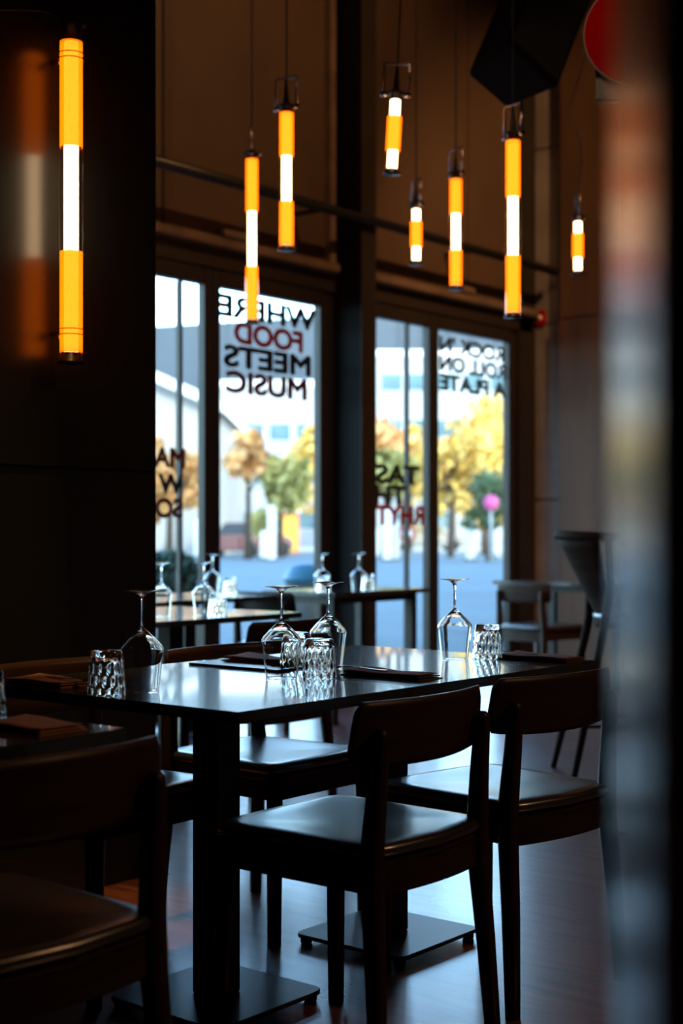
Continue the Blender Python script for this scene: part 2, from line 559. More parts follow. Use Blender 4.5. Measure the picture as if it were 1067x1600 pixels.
# black service pipe along the upper wall
p = BM()
tube(p, [(-5.70, 3.3, 3.13), (-5.70, 9.7, 3.13)], 0.032, 14)
tag(obj('pipe', p, M['black_metal']), 'long black horizontal pipe running along the brown wall above the windows', 'pipe')
for yy in (4.6, 5.9, 8.3, 9.4):
    continue
pb = bpy.data.objects['pipe']
for yy in (5.2, 6.9, 8.6):
    b_ = BM(); box(b_, -5.985, -5.69, yy - 0.012, yy + 0.012, 3.118, 3.142)
    obj('pipe_bracket', b_, M['black_metal'], pb)

# small door-closer boxes on the header
def small_box(y, z, w, h, m, name, label, cat, x=-5.90):
    return tag(obj(name, box(BM(), x - 0.07, x + 0.015, y - w / 2, y + w / 2, z, z + h, 0.008), m), label, cat)
small_box(6.28, 2.86, 0.24, 0.05, M['ledge'], 'closer_box', 'small pale sensor box on the ledge above the mirrored WHERE FOOD lettering', 'closer')
small_box(8.75, 2.86, 0.22, 0.05, M['ledge'], 'closer_box', 'small pale sensor box on the ledge above the mirrored ROCK lettering', 'closer')
ab = obj('alarm_box', box(BM(), -5.94, -5.86, 9.80, 9.83, 2.74, 2.86, 0.008), M['red'])
tag(ab, 'small red alarm box on the concrete bay right of the last window', 'alarm')
obj('button', lathe(BM(), [(0.0, 0.0), (0.02, 0.0), (0.02, 0.008), (0, 0.008)], 12, mtx=Matrix.Translation((-5.90, 9.80, 2.80)) @ Matrix.Rotation(R(90), 4, 'X')), M['white_paint'], ab)

# ------------------------------------------------------------------ upper floors of the building (outside, cast the street's shade)
ub = BM()
box(ub, -6.4, 24, -30, 40, 5.75, 24)
struct('wall_upper_floors', ub, M['concrete'])

# ------------------------------------------------------------------ chairs
def back_panel(hw=0.217, z0=0.628, z1=0.765, x0=-0.212, bow=0.040, th=0.011, nu=28, nv=8, rake=0.12):
    bm = BM()
    def outline(u):
        a = abs(u)
        c = max(0.0, (a - 0.91) / 0.09)
        rr = (1 - math.sqrt(max(0, 1 - c * c)))
        top = z1 - 0.016 * rr
        bot = z0 + 0.012 * a ** 2.5 + 0.018 * rr
        return bot, top
    grid = {}
    for s in (0, 1):
        for i in range(nu + 1):
            u = -1 + 2 * i / nu
            u = math.copysign(abs(u) ** 0.85, u)
            b, t = outline(u)
            for j in range(nv + 1):
                w = j / nv
                z = b + (t - b) * w
                off = th / 2 * (1 - (1 if j in (0, nv) else 0) * 0.5)
                x = x0 + bow * u * u - (z - z0) * rake + (off if s else -off)
                grid[s, i, j] = bm.verts.new((x, hw * u * (1 + 0.05 * (1 - w)), z))
    for s in (0, 1):
        for i in range(nu):
            for j in range(nv):
                f = bm.faces.new((grid[s, i, j], grid[s, i + 1, j], grid[s, i + 1, j + 1], grid[s, i, j + 1]))
                f.smooth = True
    for i in range(nu):
        for j in (0, nv):
            bm.faces.new((grid[0, i, j], grid[0, i + 1, j], grid[1, i + 1, j], grid[1, i, j]))
    for j in range(nv):
        for i in (0, nu):
            bm.faces.new((grid[0, i, j], grid[0, i, j + 1], grid[1, i, j + 1], grid[1, i, j]))
    return bm

def seat_outline(n=64, inset=0.0):
    """rounded trapezoid with a bowed back edge; front is +x"""
    pts = []
    for k in range(n):
        t = 2 * math.pi * k / n
        c, s = math.cos(t), math.sin(t)
        e = 0.16
        px = math.copysign(abs(c) ** e, c)
        py = math.copysign(abs(s) ** e, s)
        hx, hy = 0.212 - inset, 0.210 - inset
        x = px * hx
        y = py * hy * (1.0 + 0.035 * px)
        if px < 0:
            x -= 0.032 * (1 - py * py)
        else:
            x += 0.008 * (1 - py * py)
        pts.append((x, y))
    return pts

def slab(bm, layers, n=64, top_dome=0.0):
    rings = []
    for inset, z in layers:
        rings.append([bm.verts.new((x, y, z)) for x, y in seat_outline(n, inset)])
    for a, b in zip(rings[:-1], rings[1:]):
        for k in range(n):
            f = bm.faces.new((a[k], a[(k + 1) % n], b[(k + 1) % n], b[k]))
            f.smooth = True
    bm.faces.new(rings[0][::-1])
    # top as concentric rings for a gentle hollow
    last = rings[-1]
    for q in (0.8, 0.5, 0.2):
        cur = [bm.verts.new((v.co.x * q, v.co.y * q, layers[-1][1] - top_dome * (1 - q * q))) for v in rings[-1]]
        for k in range(n):
            f = bm.faces.new((last[k], last[(k + 1) % n], cur[(k + 1) % n], cur[k]))
            f.smooth = True
        last = cur
    bm.faces.new(last)
    return bm

def make_chair(label):
    t = empty('dining_chair', (0, 0, 0), 0, label, 'chair')
    pad = slab(BM(), [(0.010, 0.456), (0.001, 0.460), (0.0, 0.470), (0.004, 0.478), (0.014, 0.482), (0.035, 0.4825)], top_dome=0.006)
    obj('seat', pad, M['leather'], t)
    fr = BM()
    slab(fr, [(0.014, 0.438), (0.008, 0.441), (0.008, 0.452), (0.014, 0.456)])
    box(fr, 0.185, 0.207, -0.172, 0.172, 0.385, 0.441, 0.003)
    for s in (-1, 1):
        box(fr, -0.19, 0.19, s * 0.186 - 0.011, s * 0.186 + 0.011, 0.385, 0.441, 0.003)

    # bowed rear rail
    for k in range(-6, 6):
        a0, a1 = k / 6, (k + 1) / 6
        xa, xb = -0.200 - 0.020 * (1 - a0 * a0), -0.200 - 0.020 * (1 - a1 * a1)
        ya, yb = 0.178 * a0, 0.178 * a1
        v = []
        for (x, y_) in ((xa, ya), (xb, yb)):
            for dx in (-0.010, 0.010):
                for z in (0.380, 0.441):
                    v.append(fr.verts.new((x + dx, y_, z)))
        for f in ((0, 1, 5, 4), (2, 3, 7, 6), (1, 3, 7, 5), (0, 2, 6, 4)):
            fr.faces.new([v[i] for i in f])
    obj('seat_frame', fr, M['wood'], t)
    for s in (-1, 1):
        l = BM()
        tube(l, [(0.198, s * 0.192, 0.0), (0.197, s * 0.190, 0.22), (0.195, s * 0.187, 0.452)], [0.0155, 0.0175, 0.0185], 16, square=2.0)
        obj('leg', l, M['wood'], t)
        l = BM()
        tube(l, [(-0.232, s * 0.205, 0.0), (-0.218, s * 0.195, 0.22), (-0.203, s * 0.187, 0.40), (-0.203, s * 0.186, 0.48), (-0.212, s * 0.181, 0.60),
                 (-0.219, s * 0.180, 0.690), (-0.220, s * 0.180, 0.705), (-0.220, s * 0.180, 0.712)],
             [0.0155, 0.0190, 0.0215, 0.0215, 0.0185, 0.0160, 0.0140, 0.006], 16, square=1.0)
        obj('leg', l, M['wood'], t)
    obj('backrest', back_panel(), M['plywood'], t)
    return t

chair_a = make_chair('dark wooden chair with black seat, front and centre, back to the viewer')
chair_a.location = (-1.915, 2.397, 0)
chair_a.rotation_euler = (0, 0, R(180))
chair_a['group'] = 'dining chairs at the long table'
G = 'dining chairs at the long table'
dup(chair_a, (-1.920, 2.972, 0), R(172), 'dark wooden chair right of the front centre chair, warm light on its seat', G)
dup(chair_a, (-2.705, 3.005, 0), R(0), 'dark wooden chair behind the long table, seat visible left of the centre chair', G)
dup(chair_a, (-2.705, 2.375, 0), R(1), 'dark wooden chair between the long table and the black wall, behind the left tumbler', G)
dup(chair_a, (-1.905, 1.425, 0), R(179), 'dark wooden chair cut off by the lower left corner, at the near table', 'dining chairs at the near table')
dup(chair_a, (-3.74, 4.08, 0), R(178), 'blurred wooden chair at the mid-distance table just beyond the black wall', 'dining chairs in the background')
dup(chair_a, (-5.30, 6.05, 0), R(90), 'blurred wooden chair at the near end of the small table by the black column', 'dining chairs in the background')
dup(chair_a, (-4.93, 8.20, 0), R(82), 'blurred wooden chair with teal-lit seat in front of the last window', 'dining chairs in the background')

# ------------------------------------------------------------------ tables
def make_table(name, x0, x1, y0, y1, peds, label, group=None, th=0.024):
    t = empty(name, ((x0 + x1) / 2, (y0 + y1) / 2, 0), 0, label, 'table', group)
    ox, oy = (x0 + x1) / 2, (y0 + y1) / 2
    tp = BM()
    box(tp, x0 - ox, x1 - ox, y0 - oy, y1 - oy, 0.75 - th, 0.75, 0.0025)
    obj('table_top', tp, M['tabletop'], t)
    for (px, py) in peds:
        c = BM()
        box(c, px - ox - 0.04, px - ox + 0.04, py - oy - 0.04, py - oy + 0.04, 0.028, 0.75 - th - 0.006, 0.003)
        obj('leg', c, M['black_metal'], t)
        mp_ = BM()
        box(mp_, px - ox - 0.15, px - ox + 0.15, py - oy - 0.15, py - oy + 0.15, 0.75 - th - 0.006, 0.75 - th)
        obj('mounting_plate', mp_, M['black_metal'], t)
        bp = BM()
        tt = bmesh.new()
        hw, rr, n = 0.18, 0.03, 6
        pts = []
        for cx, cy, a0 in ((1, 1, 0), (-1, 1, 90), (-1, -1, 180), (1, -1, 270)):
            for k in range(n + 1):
                a = R(a0 + 90 * k / n)
                pts.append((cx * (hw - rr) + rr * math.cos(a), cy * (hw - rr) + rr * math.sin(a)))
        lo = [tt.verts.new((p_[0], p_[1], 0.018)) for p_ in pts]
        hi = [tt.verts.new((p_[0], p_[1], 0.0265)) for p_ in pts]
        h2 = [tt.verts.new((p_[0] * 0.99, p_[1] * 0.99, 0.028)) for p_ in pts]
        N = len(pts)
        for q in range(N):
            tt.faces.new((lo[q], lo[(q + 1) % N], hi[(q + 1) % N], hi[q]))
            tt.faces.new((hi[q], hi[(q + 1) % N], h2[(q + 1) % N], h2[q]))
        tt.faces.new(lo[::-1]); tt.faces.new(h2)
        bmesh.ops.translate(tt, vec=(px - ox, py - oy, 0), verts=tt.verts)
        merge(bp, tt)
        b = obj('base_plate', bp, M['base_metal'], t)
        for sx in (-1, 1):
            for sy in (-1, 1):
                obj('foot', lathe(BM(), [(0.014, 0), (0.016, 0.004), (0.016, 0.018)], 16, (px - ox + sx * 0.155, py - oy + sy * 0.155, 0), True, True), M['rubber'], b)
    return t
make_table('dining_table', -2.725, -1.885, 2.011, 3.43, [(-2.31, 2.39), (-2.31, 3.05)], 'long dark table with upturned glasses in the middle of the picture')
make_table('dining_table', -2.725, -1.885, 0.305, 1.725, [(-2.31, 0.68), (-2.31, 1.345)], 'dark table at the lower left edge with a tan napkin on it')
make_table('dining_table', -4.84, -4.0, 3.25, 4.67, [(-4.42, 3.63), (-4.42, 4.29)], 'blurred dark table just right of the black wall with upturned glasses')
make_table('dining_table', -5.80, -5.15, 4.40, 5.80, [(-5.47, 4.75), (-5.47, 5.42)], 'blurred table close to the mirrored MUSIC window, left of the black column')
def leg_table(x0, x1, y0, y1, label, zt=0.75):
    t = empty('side_table', ((x0 + x1) / 2, (y0 + y1) / 2, 0), 0, label, 'table')
    hx, hy = (x1 - x0) / 2, (y1 - y0) / 2
    obj('table_top', box(BM(), -hx, hx, -hy, hy, zt - 0.026, zt, 0.003), M['tabletop'], t)
    fr = BM()
    for s in (-1, 1):
        box(fr, -hx + 0.07, hx - 0.07, s * (hy - 0.08) - 0.01, s * (hy - 0.08) + 0.01, zt - 0.07, zt - 0.026)
        box(fr, s * (hx - 0.08) - 0.01, s * (hx - 0.08) + 0.01, -hy + 0.07, hy - 0.07, zt - 0.07, zt - 0.026)
    obj('apron', fr, M['black_metal'], t)
    for sx in (-1, 1):
        for sy in (-1, 1):
            obj('leg', box(BM(), sx * (hx - 0.08) - 0.025, sx * (hx - 0.08) + 0.025, sy * (hy - 0.08) - 0.025, sy * (hy - 0.08) + 0.025, 0, zt - 0.026, 0.003), M['base_metal'], t)
    return t
leg_table(-5.66, -5.10, 6.24, 7.16, 'blurred small table with two upturned wine glasses beside the black column')
leg_table(-5.52, -4.50, 8.52, 9.30, 'blurred table before the last window, partly behind a wooden chair')

# ------------------------------------------------------------------ bar stool with hooped arms (right, half hidden by the pillar)
def bar_stool(loc, rz):
    t = empty('bar_stool', loc, rz, 'tall wooden armchair with curved top rail, seen side-on at right', 'chair')
    # facing +x; back at -x
    r = BM()
    pts = []
    for k in range(0, 25):
        a = R(90 + 180 * k / 24)
        pts.append((-0.02 + 0.27 * math.cos(a), 0.25 * math.sin(a), 1.07 + 0.012 * (-math.cos(a))))
    pts = [(0.28, 0.25, 1.02), (0.14, 0.25, 1.055)] + pts + [(0.14, -0.25, 1.055), (0.28, -0.25, 1.02)]
    tube(r, pts, [0.012, 0.018] + [0.021] * 25 + [0.018, 0.012], 12)
    obj('top_rail', r, M['stool_wood'], t)
    # raked back shell narrowing towards the seat
    b = BM()
    g = {}
    nu, nv = 16, 8
    for s in (0, 1):
        for i in range(nu + 1):
            u = -1 + 2 * i / nu
            for j in range(nv + 1):
                w = j / nv
                hw = 0.10 + 0.13 * w ** 1.5
                x = -0.10 - 0.19 * w + (0.03 + 0.09 * w) * u * u
                off = 0.006 if s else -0.006
                g[s, i, j] = b.verts.new((x + off, hw * u, 0.70 + 0.37 * w))
    for s in (0, 1):
        for i in range(nu):
            for j in range(nv):
                f = b.faces.new((g[s, i, j], g[s, i + 1, j], g[s, i + 1, j + 1], g[s, i, j + 1])); f.smooth = True
    for i in range(nu):
        for j in (0, nv):
            b.faces.new((g[0, i, j], g[0, i + 1, j], g[1, i + 1, j], g[1, i, j]))
    for j in range(nv):
        for i in (0, nu):
            b.faces.new((g[0, i, j], g[0, i, j + 1], g[1, i, j + 1], g[1, i, j]))
    obj('backrest', b, M['stool_wood'], t)
    st = BM()
    lathe(st, [(0.0, 0.70), (0.19, 0.70), (0.215, 0.708), (0.22, 0.722), (0.20, 0.736), (0.0, 0.732)], 32, (0.09, 0, 0))
    obj('seat', st, M['leather'], t)
    sf = BM()
    lathe(sf, [(0.0, 0.665), (0.185, 0.665), (0.195, 0.675), (0.195, 0.70), (0, 0.70)], 32, (0.07, 0, 0))
    obj('seat_frame', sf, M['stool_wood'], t)
    for sx, sy in ((-1, -1), (-1, 1), (1, -1), (1, 1)):
        l = BM()
        if sx < 0:
            tube(l, [(-0.27, sy * 0.20, 0), (-0.135, sy * 0.15, 0.60), (-0.115, sy * 0.15, 0.70), (-0.10, sy * 0.19, 0.86), (-0.12, sy * 0.235, 1.06)],
                 [0.014, 0.020, 0.021, 0.019, 0.015], 12)
        else:
            tube(l, [(0.25, sy * 0.20, 0), (0.155, sy * 0.14, 0.68)], [0.014, 0.02], 12)
        obj('leg', l, M['stool_wood'], t)
    fr = BM()
    z = 0.24
    c = [(-0.213, -0.178), (0.213, -0.18), (0.213, 0.18), (-0.213, 0.178)]
    for k in range(4):
        a, d = c[k], c[(k + 1) % 4]
        tube(fr, [(a[0], a[1], z), (d[0], d[1], z)], 0.009, 8)
    obj('foot_rail', fr, M['black_metal'], t)
    return t
bar_stool((-3.07, 5.81, 0), R(43))

# ------------------------------------------------------------------ glassware
def make_wine_glass(label, group):
    outer = [(0.0365, 0.0), (0.0367, 0.0007), (0.0370, 0.003), (0.0385, 0.015), (0.0425, 0.05), (0.0468, 0.082), (0.0478, 0.089), (0.0470, 0.094), (0.0420, 0.101), (0.0300, 0.114),
             (0.0160, 0.127), (0.0075, 0.1345), (0.0048, 0.140), (0.0036, 0.150), (0.0034, 0.190), (0.0040, 0.200), (0.0070, 0.208),
             (0.0150, 0.2135), (0.0270, 0.2168), (0.0395, 0.2180), (0.0402, 0.2188), (0.0395, 0.2196), (0.020, 0.2190), (0.0, 0.2180)]
    inner = [(0.0, 0.1285), (0.006, 0.1282), (0.0150, 0.1250), (0.0290, 0.1125), (0.0408, 0.0998), (0.0456, 0.0934), (0.0465, 0.0888), (0.0456, 0.082),
             (0.0414, 0.05), (0.0375, 0.015), (0.0361, 0.003), (0.0358, 0.0007), (0.0359, 0.0), (0.0365, 0.0)]
    bm = BM()
    t = bmesh.new()
    lathe(t, inner + outer[1:], 48)
    bmesh.ops.remove_doubles(t, verts=t.verts, dist=1e-6)
    merge(bm, t)
    return tag(obj('wine_glass', bm, M['glass']), label, 'wine glass', group)

def make_tumbler(label, group):
    n = 104
    def dim(a, z, j):
        if z < 0.004 or z > 0.080:
            return 0.0
        row = z / 0.026 + 0.3
        k = a / (2 * math.pi) * 13
        d = 0
        v = math.cos(2 * math.pi * (k + 0.5 * (int(row) % 2))) * math.sin(math.pi * (row % 1.0))
        return 0.0016 * v
    prof = []
    Z = [0.0, 0.0006, 0.0020] + [0.004 + 0.0759 * i / 26 for i in range(27)] + [0.084, 0.090, 0.0935, 0.0945]
    for z in Z:
        r = 0.0398 - 0.0068 * (z / 0.0945) ** 1.3
        if z > 0.092:
            r -= 0.003 * ((z - 0.092) / 0.0025)
        prof.append((r, z))
    prof.append((0.0, 0.0945))
    inner = [(0.0, 0.080), (0.022, 0.0800), (0.0275, 0.0785), (0.0298, 0.074), (0.0320, 0.060), (0.0345, 0.035), (0.0365, 0.010), (0.0375, 0.0025), (0.0377, 0.0008), (0.0379, 0.0)]
    t = bmesh.new()
    lathe(t, inner, n)
    lathe(t, prof, n, dimple=dim)
    bmesh.ops.remove_doubles(t, verts=t.verts, dist=1e-6)
    # close the rim between the two shells
    e = [x for x in t.edges if x.is_boundary]
    bmesh.ops.bridge_loops(t, edges=e)
    bm = BM()
    merge(bm, t)
    return tag(obj('tumbler', bm, M['glass']), label, 'tumbler', group)

TT = 0.7502
wg = make_wine_glass('upturned wine glass against the black wall at the left end of the long table', 'wine glasses on the long table')
wg.location = (-2.306, 2.152, TT)
WG = 'wine glasses on the long table'
dup(wg, (-2.239, 2.538, TT), 0, 'upturned wine glass, front one of the middle pair on the long table', WG)
dup(wg, (-2.324, 2.816, TT), 0, 'upturned wine glass, rear one of the middle pair on the long table', WG)
dup(wg, (-2.207, 3.217, TT), 0, 'upturned wine glass at the right end of the long table', WG)
BG = 'wine glasses on the background tables'
dup(wg, (-5.185, 6.562, TT), 0, 'blurred upturned wine glass in front of the black column', BG)
dup(wg, (-5.295, 6.358, TT), 0, 'blurred upturned wine glass on the small table, left edge of the black column', BG)
dup(wg, (-4.216, 4.284, TT), 0, 'blurred upturned wine glass beside the tumbler on the table past the black wall', BG)
dup(wg, (-4.256, 4.078, TT), 0, 'blurred upturned wine glass half cut by the edge of the black wall', BG)
dup(wg, (-5.58, 5.74, TT), 0, 'blurred upturned wine glass under the frame left of the mirrored MUSIC window', BG)
tm = make_tumbler('dimpled tumbler upside down by the black wall end of the long table', 'tumblers on the long table')
tm.location = (-2.316, 2.057, TT)
TG = 'tumblers on the long table'
dup(tm, (-2.169, 2.595, TT), 0.3, 'dimpled tumbler upside down, foremost in the middle of the long table', TG)
dup(tm, (-2.356, 2.725, TT), 0.9, 'dimpled tumbler upside down, seen through the front middle wine glass', TG)
dup(tm, (-2.150, 3.290, TT), 0.6, 'dimpled tumbler upside down at the right end of the long table', TG)
BT = 'tumblers on the background tables'
dup(tm, (-5.197, 6.669, TT), 0.2, 'blurred tumbler right of the wine glass in front of the black column', BT)
dup(tm, (-5.222, 6.196 + 0.09, TT), 0.2, 'blurred tumbler left of the wine glasses on the small table', BT)
dup(tm, (-4.045, 4.192, TT), 0.2, 'blurred tumbler on the table just past the black wall', BT)
dup(tm, (-5.45, 5.75, TT), 0.2, 'blurred tumbler on the table below the mirrored MUSIC window', BT)
dup(tm, (-2.150, 1.615, TT), 0.2, 'tumbler cut by the left picture edge on the near table', 'tumblers on the near table')

# ------------------------------------------------------------------ napkins, cutlery, menu
def napkin(name, x0, x1, y0, y1, z, m, label, rz=0.0, seed=0):
    """folded cloth: two leaves with soft waves, open end at -x"""
    rr = random.Random(seed)
    cx, cy = (x0 + x1) / 2, (y0 + y1) / 2
    hx, hy = (x1 - x0) / 2, (y1 - y0) / 2
    bm = BM()
    for leaf in range(3):
        nx, ny = 22, 10
        zb = 0.0005 + leaf * 0.0036
        g = {}
        ph = rr.random() * 6
        shr = 1 - 0.04 * leaf
        for s in (0, 1):
            for i in range(nx + 1):
                for j in range(ny + 1):
                    u, v = -1 + 2 * i / nx, -1 + 2 * j / ny
                    edge = 1 - max(abs(u), abs(v)) ** 8
                    zz = zb + (0.0030 * s) * (0.45 + 0.55 * edge) + 0.0012 * math.sin(u * 4 + ph) * (0.4 + leaf * 0.3) + 0.0012 * (leaf + 0.4) + 0.002 * leaf * max(0, v) * max(0, -u)
                    g[s, i, j] = bm.verts.new((u * hx * shr, v * hy * shr * (1 - 0.04 * leaf * u), max(zz, 0.0003)))
        for s in (0, 1):
            for i in range(nx):
                for j in range(ny):
                    f = bm.faces.new((g[s, i, j], g[s, i + 1, j], g[s, i + 1, j + 1], g[s, i, j + 1])); f.smooth = True
        for i in range(nx):
            for j in (0, ny):
                bm.faces.new((g[0, i, j], g[0, i + 1, j], g[1, i + 1, j], g[1, i, j]))
        for j in range(ny):
            for i in (0, nx):
                bm.faces.new((g[0, i, j], g[0, i, j + 1], g[1, i, j + 1], g[1, i, j]))
    o = obj(name, bm, m, None, (cx, cy, z))
    o.rotation_euler = (0, 0, rz)
    return tag(o, label, 'napkin')

def make_fork(label):
    t = empty('fork', (0, 0, 0), 0, label, 'fork', 'forks on the napkins')
    h = BM()
    n = 16
    v = {}
    for i in range(n + 1):
        u = i / n
        x = 0.115 * u            # neck at 0, handle end at 0.115
        w = 0.0025 + 0.005 * u ** 1.6
        z = 0.003 + 0.004 * (1 - u) ** 2
        for a, b in ((-1, 0), (1, 0), (1, 1), (-1, 1)):
            v[i, a, b] = h.verts.new((x, a * w, z + b * 0.0022))
    keys = ((-1, 0), (1, 0), (1, 1), (-1, 1))
    for i in range(n):
        for q in range(4):
            k0, k1 = keys[q], keys[(q + 1) % 4]
            h.faces.new((v[(i,) + k0], v[(i + 1,) + k0], v[(i + 1,) + k1], v[(i,) + k1]))
    h.faces.new([v[(n,) + k] for k in keys])
    obj('handle', h, M['steel'], t)
    hd = BM()
    tube(hd, [(0.002, 0, 0.0078), (-0.012, 0, 0.0070), (-0.022, 0, 0.0055)], [0.0028, 0.008, 0.0105], 12)
    bmesh.ops.scale(hd, vec=(1, 1, 0.25), space=Matrix.Translation((0, 0, -0.006)), verts=hd.verts)
    bmesh.ops.translate(hd, vec=(0, 0, 0.0012), verts=hd.verts)
    for k in range(4):
        y_ = -0.0085 + k * 0.0057
        tube(hd, [(-0.018, y_, 0.0065), (-0.040, y_, 0.0050), (-0.062, y_ * 0.9, 0.0085)], [0.0014, 0.0013, 0.0006], 8)
    obj('tines', hd, M['steel'], t)
    return t

napkin('napkin', -2.185, -1.940, 2.685, 2.780, TT, M['napkin_brown'], 'folded dark brown napkin in the middle of the long table, behind the centre chair', R(0), 1)
fk = make_fork('fork on the brown napkin beside the middle tumbler')
fk.location = (-2.185, 2.728, TT + 0.0105); fk.rotation_euler = (0, R(0), 0)
napkin('napkin', -2.135, -1.900, 3.300, 3.405, TT, M['napkin_brown'], 'folded dark brown napkin on the right end of the long table', R(-2), 2)
dup(fk, (-2.140, 3.345, TT + 0.0105), R(0), 'fork on the brown napkin at the right end of the long table')
napkin('napkin', -2.680, -2.470, 2.060, 2.165, TT, M['napkin_tan'], 'folded pale tan napkin at the far left of the long table', R(0), 3)
dup(fk, (-2.470, 2.115, TT + 0.0105), R(180), 'fork on the tan napkin left of the tumbler')
napkin('napkin', -2.10, -1.92, 1.555, 1.665, TT, M['napkin_tan'], 'folded tan napkin on the near table at the lower left', R(0), 4)
tag(obj('menu_board', box(BM(), -0.155, 0.155, -0.105, 0.105, 0, 0.006, 0.002), M['menu_dark'], None, (-2.50, 2.745, TT)), 'flat dark board behind the glasses on the long table', 'menu')
napkin('napkin', -2.63, -2.39, 2.735, 2.835, TT + 0.0062, M['napkin_brown'], 'folded brown napkin lying on the dark board behind the glasses', R(0), 5)

# ------------------------------------------------------------------ tube lamps
def ribbed(r, z0, z1, ribs=30, depth=0.0012):
    bm = BM()
    n = ribs * 4
    lathe(bm, [(r, z0), (r, z1)], n, dimple=lambda a, z, j: depth * math.cos(a * ribs))
    return bm

def tube_lamp(t, z0, z1, segs, ro=0.036, dark=0.045):
    """glass tube from z0 (bottom) to z1 (top); segs: list of 'A'/'W' fractions from the bottom"""
    obj('glass_tube', lathe(BM(), [(ro, z0), (ro, z1)], 40), M['tube_glass'], t)
    za, zb = z0 + dark * 0.55, z1 - dark
    obj('light_tube', lathe(BM(), [(0.0, za), (0.020, za), (0.021, za + 0.004), (0.021, zb - 0.004), (0.020, zb), (0.0, zb)], 24), M['lamp_white'], t)
    z = za
    L = zb - za
    for kind, fr in segs:
        if kind == 'A':
            obj('amber_sleeve', ribbed(ro - 0.0042, z, z + fr * L), M['amber'], t)
        z += fr * L
    obj('bottom_cap', lathe(BM(), [(0, z0 - 0.006), (ro + 0.006, z0 - 0.006), (ro + 0.007, z0 - 0.002), (ro - 0.002, z0), (ro - 0.006, za), (0, za)], 32), M['lamp_dark'], t)
    obj('top_cap', lathe(BM(), [(0, zb), (ro - 0.007, zb), (ro - 0.006, z1 - 0.002), (ro + 0.007, z1), (ro + 0.007, z1 + 0.005), (0, z1 + 0.006)], 32), M['lamp_dark'], t)

# wall lamp
wlamp = empty('wall_lamp', (-3.253, 2.753, 1.60), 0, 'large glowing amber and white tube lamp mounted on the black wall at upper left', 'wall lamp')
tube_lamp(wlamp, 0.0, 0.985, [('A', .325), ('W', .335), ('A', .34)])
for z in (0.085, 0.895):
    br = BM()
    for dz in (-0.008, 0.008):
        tube(br, [(0.0385 * math.cos(R(a)), 0.0385 * math.sin(R(a)), z + dz) for a in range(0, 361, 12)], 0.0016, 6, caps=False)
    obj('clamp_ring', br, M['lamp_dark'], wlamp)
    b2 = BM()
    box(b2, -0.086, -0.036, -0.009, 0.009, z - 0.006, z + 0.006, 0.002)
    tube(b2, [(-0.036, -0.012, z - 0.012), (-0.050, -0.012, z - 0.012), (-0.060, -0.012, z - 0.012)], [0.006, 0.005, 0.0015], 8)
    obj('wall_bracket', b2, M['chrome'], wlamp)
cb = BM()
tube(cb, [(0, 0, 0.99), (-0.01, -0.02, 1.012), (-0.04, -0.09, 1.018), (-0.07, -0.20, 0.995), (-0.082, -0.40, 0.955), (-0.083, -0.8, 0.93)], 0.0035, 8)
obj('power_cord', cb, M['rubber'], wlamp)

def pendant(x, y, zb, zt, segs, label, rb=0.0, tilt=0.0, cord='straight', bracket=True, k=0.93):
    t = empty('pendant_lamp', (x, y, 0), rb, label, 'pendant lamp', 'amber tube pendant lamps')
    if tilt:
        t.location = (x, y, zt)
        t.rotation_euler = (tilt, 0, rb)
        zb, zt, off = zb - zt, 0.0, zt
    else:
        t.location = (x, y, zb)
        off = zb
        zt = zt - zb
        zb = 0.0
    tube_lamp(t, zb, zt, segs, 0.036 * k, 0.026)
    b = BM()
    h = 0.125
    w = 0.052
    tube(b, [(0, -w, zt - 0.01), (0, -w, zt + h), (0, w, zt + h), (0, w, zt - 0.01)], 0.006, 6, square=2)
    for s in (-1, 1):
        tube(b, [(0, s * (w - 0.016), zt - 0.004), (0, s * (w + 0.012), zt - 0.004)], 0.010, 10)
    tube(b, [(0.03, 0, zt - 0.004), (0.045, 0, zt - 0.004)], 0.008, 10)
    obj('bracket', b, M['chrome'], t)
    s_ = BM()
    tube(s_, [(0, 0, zt), (0, 0, zt + 0.03), (0, 0, zt + 0.07), (0, 0, zt + 0.12)], [0.018, 0.014, 0.010, 0.006], 12)
    obj('cord_grip', s_, M['rubber'], t)
    c = BM()
    top = 5.6 - off
    if cord == 'wavy':
        pts = [(0, 0, zt + 0.08)]
        n = 60
        for i in range(1, n + 1):
            z = zt + 0.08 + (top - zt - 0.08) * i / n
            a = min(1, i / 8) * min(1, (n - i) / 8)
            pts.append((0.03 * a * math.sin(i * 0.42), 0.05 * a * math.sin(i * 0.55 + 1), z))
    else:
        pts = [(0, 0, zt + 0.08), (0, 0, top)]
        if tilt:
            pts = [(0, 0, zt + 0.08), (0.004, 0, zt + 0.3), (-math.tan(tilt) * (top) * 0 + 0.0, 0, top)]
    tube(c, pts, 0.0035, 8)
    obj('power_cord', c, M['rubber'], t)
    return t
AWA = [('A', .33), ('W', .34), ('A', .33)]
WAW = [('W', .26), ('A', .50), ('W', .24)]
pendant(-4.81, 5.23, 2.14, 2.98, AWA, 'long hanging amber tube lamp, leftmost of the pendants, overlapping the mirrored WHERE', R(39))
pendant(-4.09, 4.67, 2.33, 2.95, AWA, 'mid-length hanging amber tube lamp, second pendant from the left', R(100))
pendant(-3.57, 4.77, 2.60, 2.93, WAW, 'short slightly tilted hanging lamp with pale metal bracket, highest of the pendants', R(129), R(3.0))
pendant(-4.38, 6.03, 2.50, 2.81, WAW, 'short hanging lamp just right of the black column, beneath the bracketed one', R(62))
pendant(-4.02, 5.87, 2.31, 2.88, AWA, 'mid-length hanging amber tube lamp between the short one and the longest one', R(70))
pendant(-3.19, 5.08, 2.00, 2.76, AWA, 'longest hanging amber tube lamp, directly below the loudspeaker', R(75))
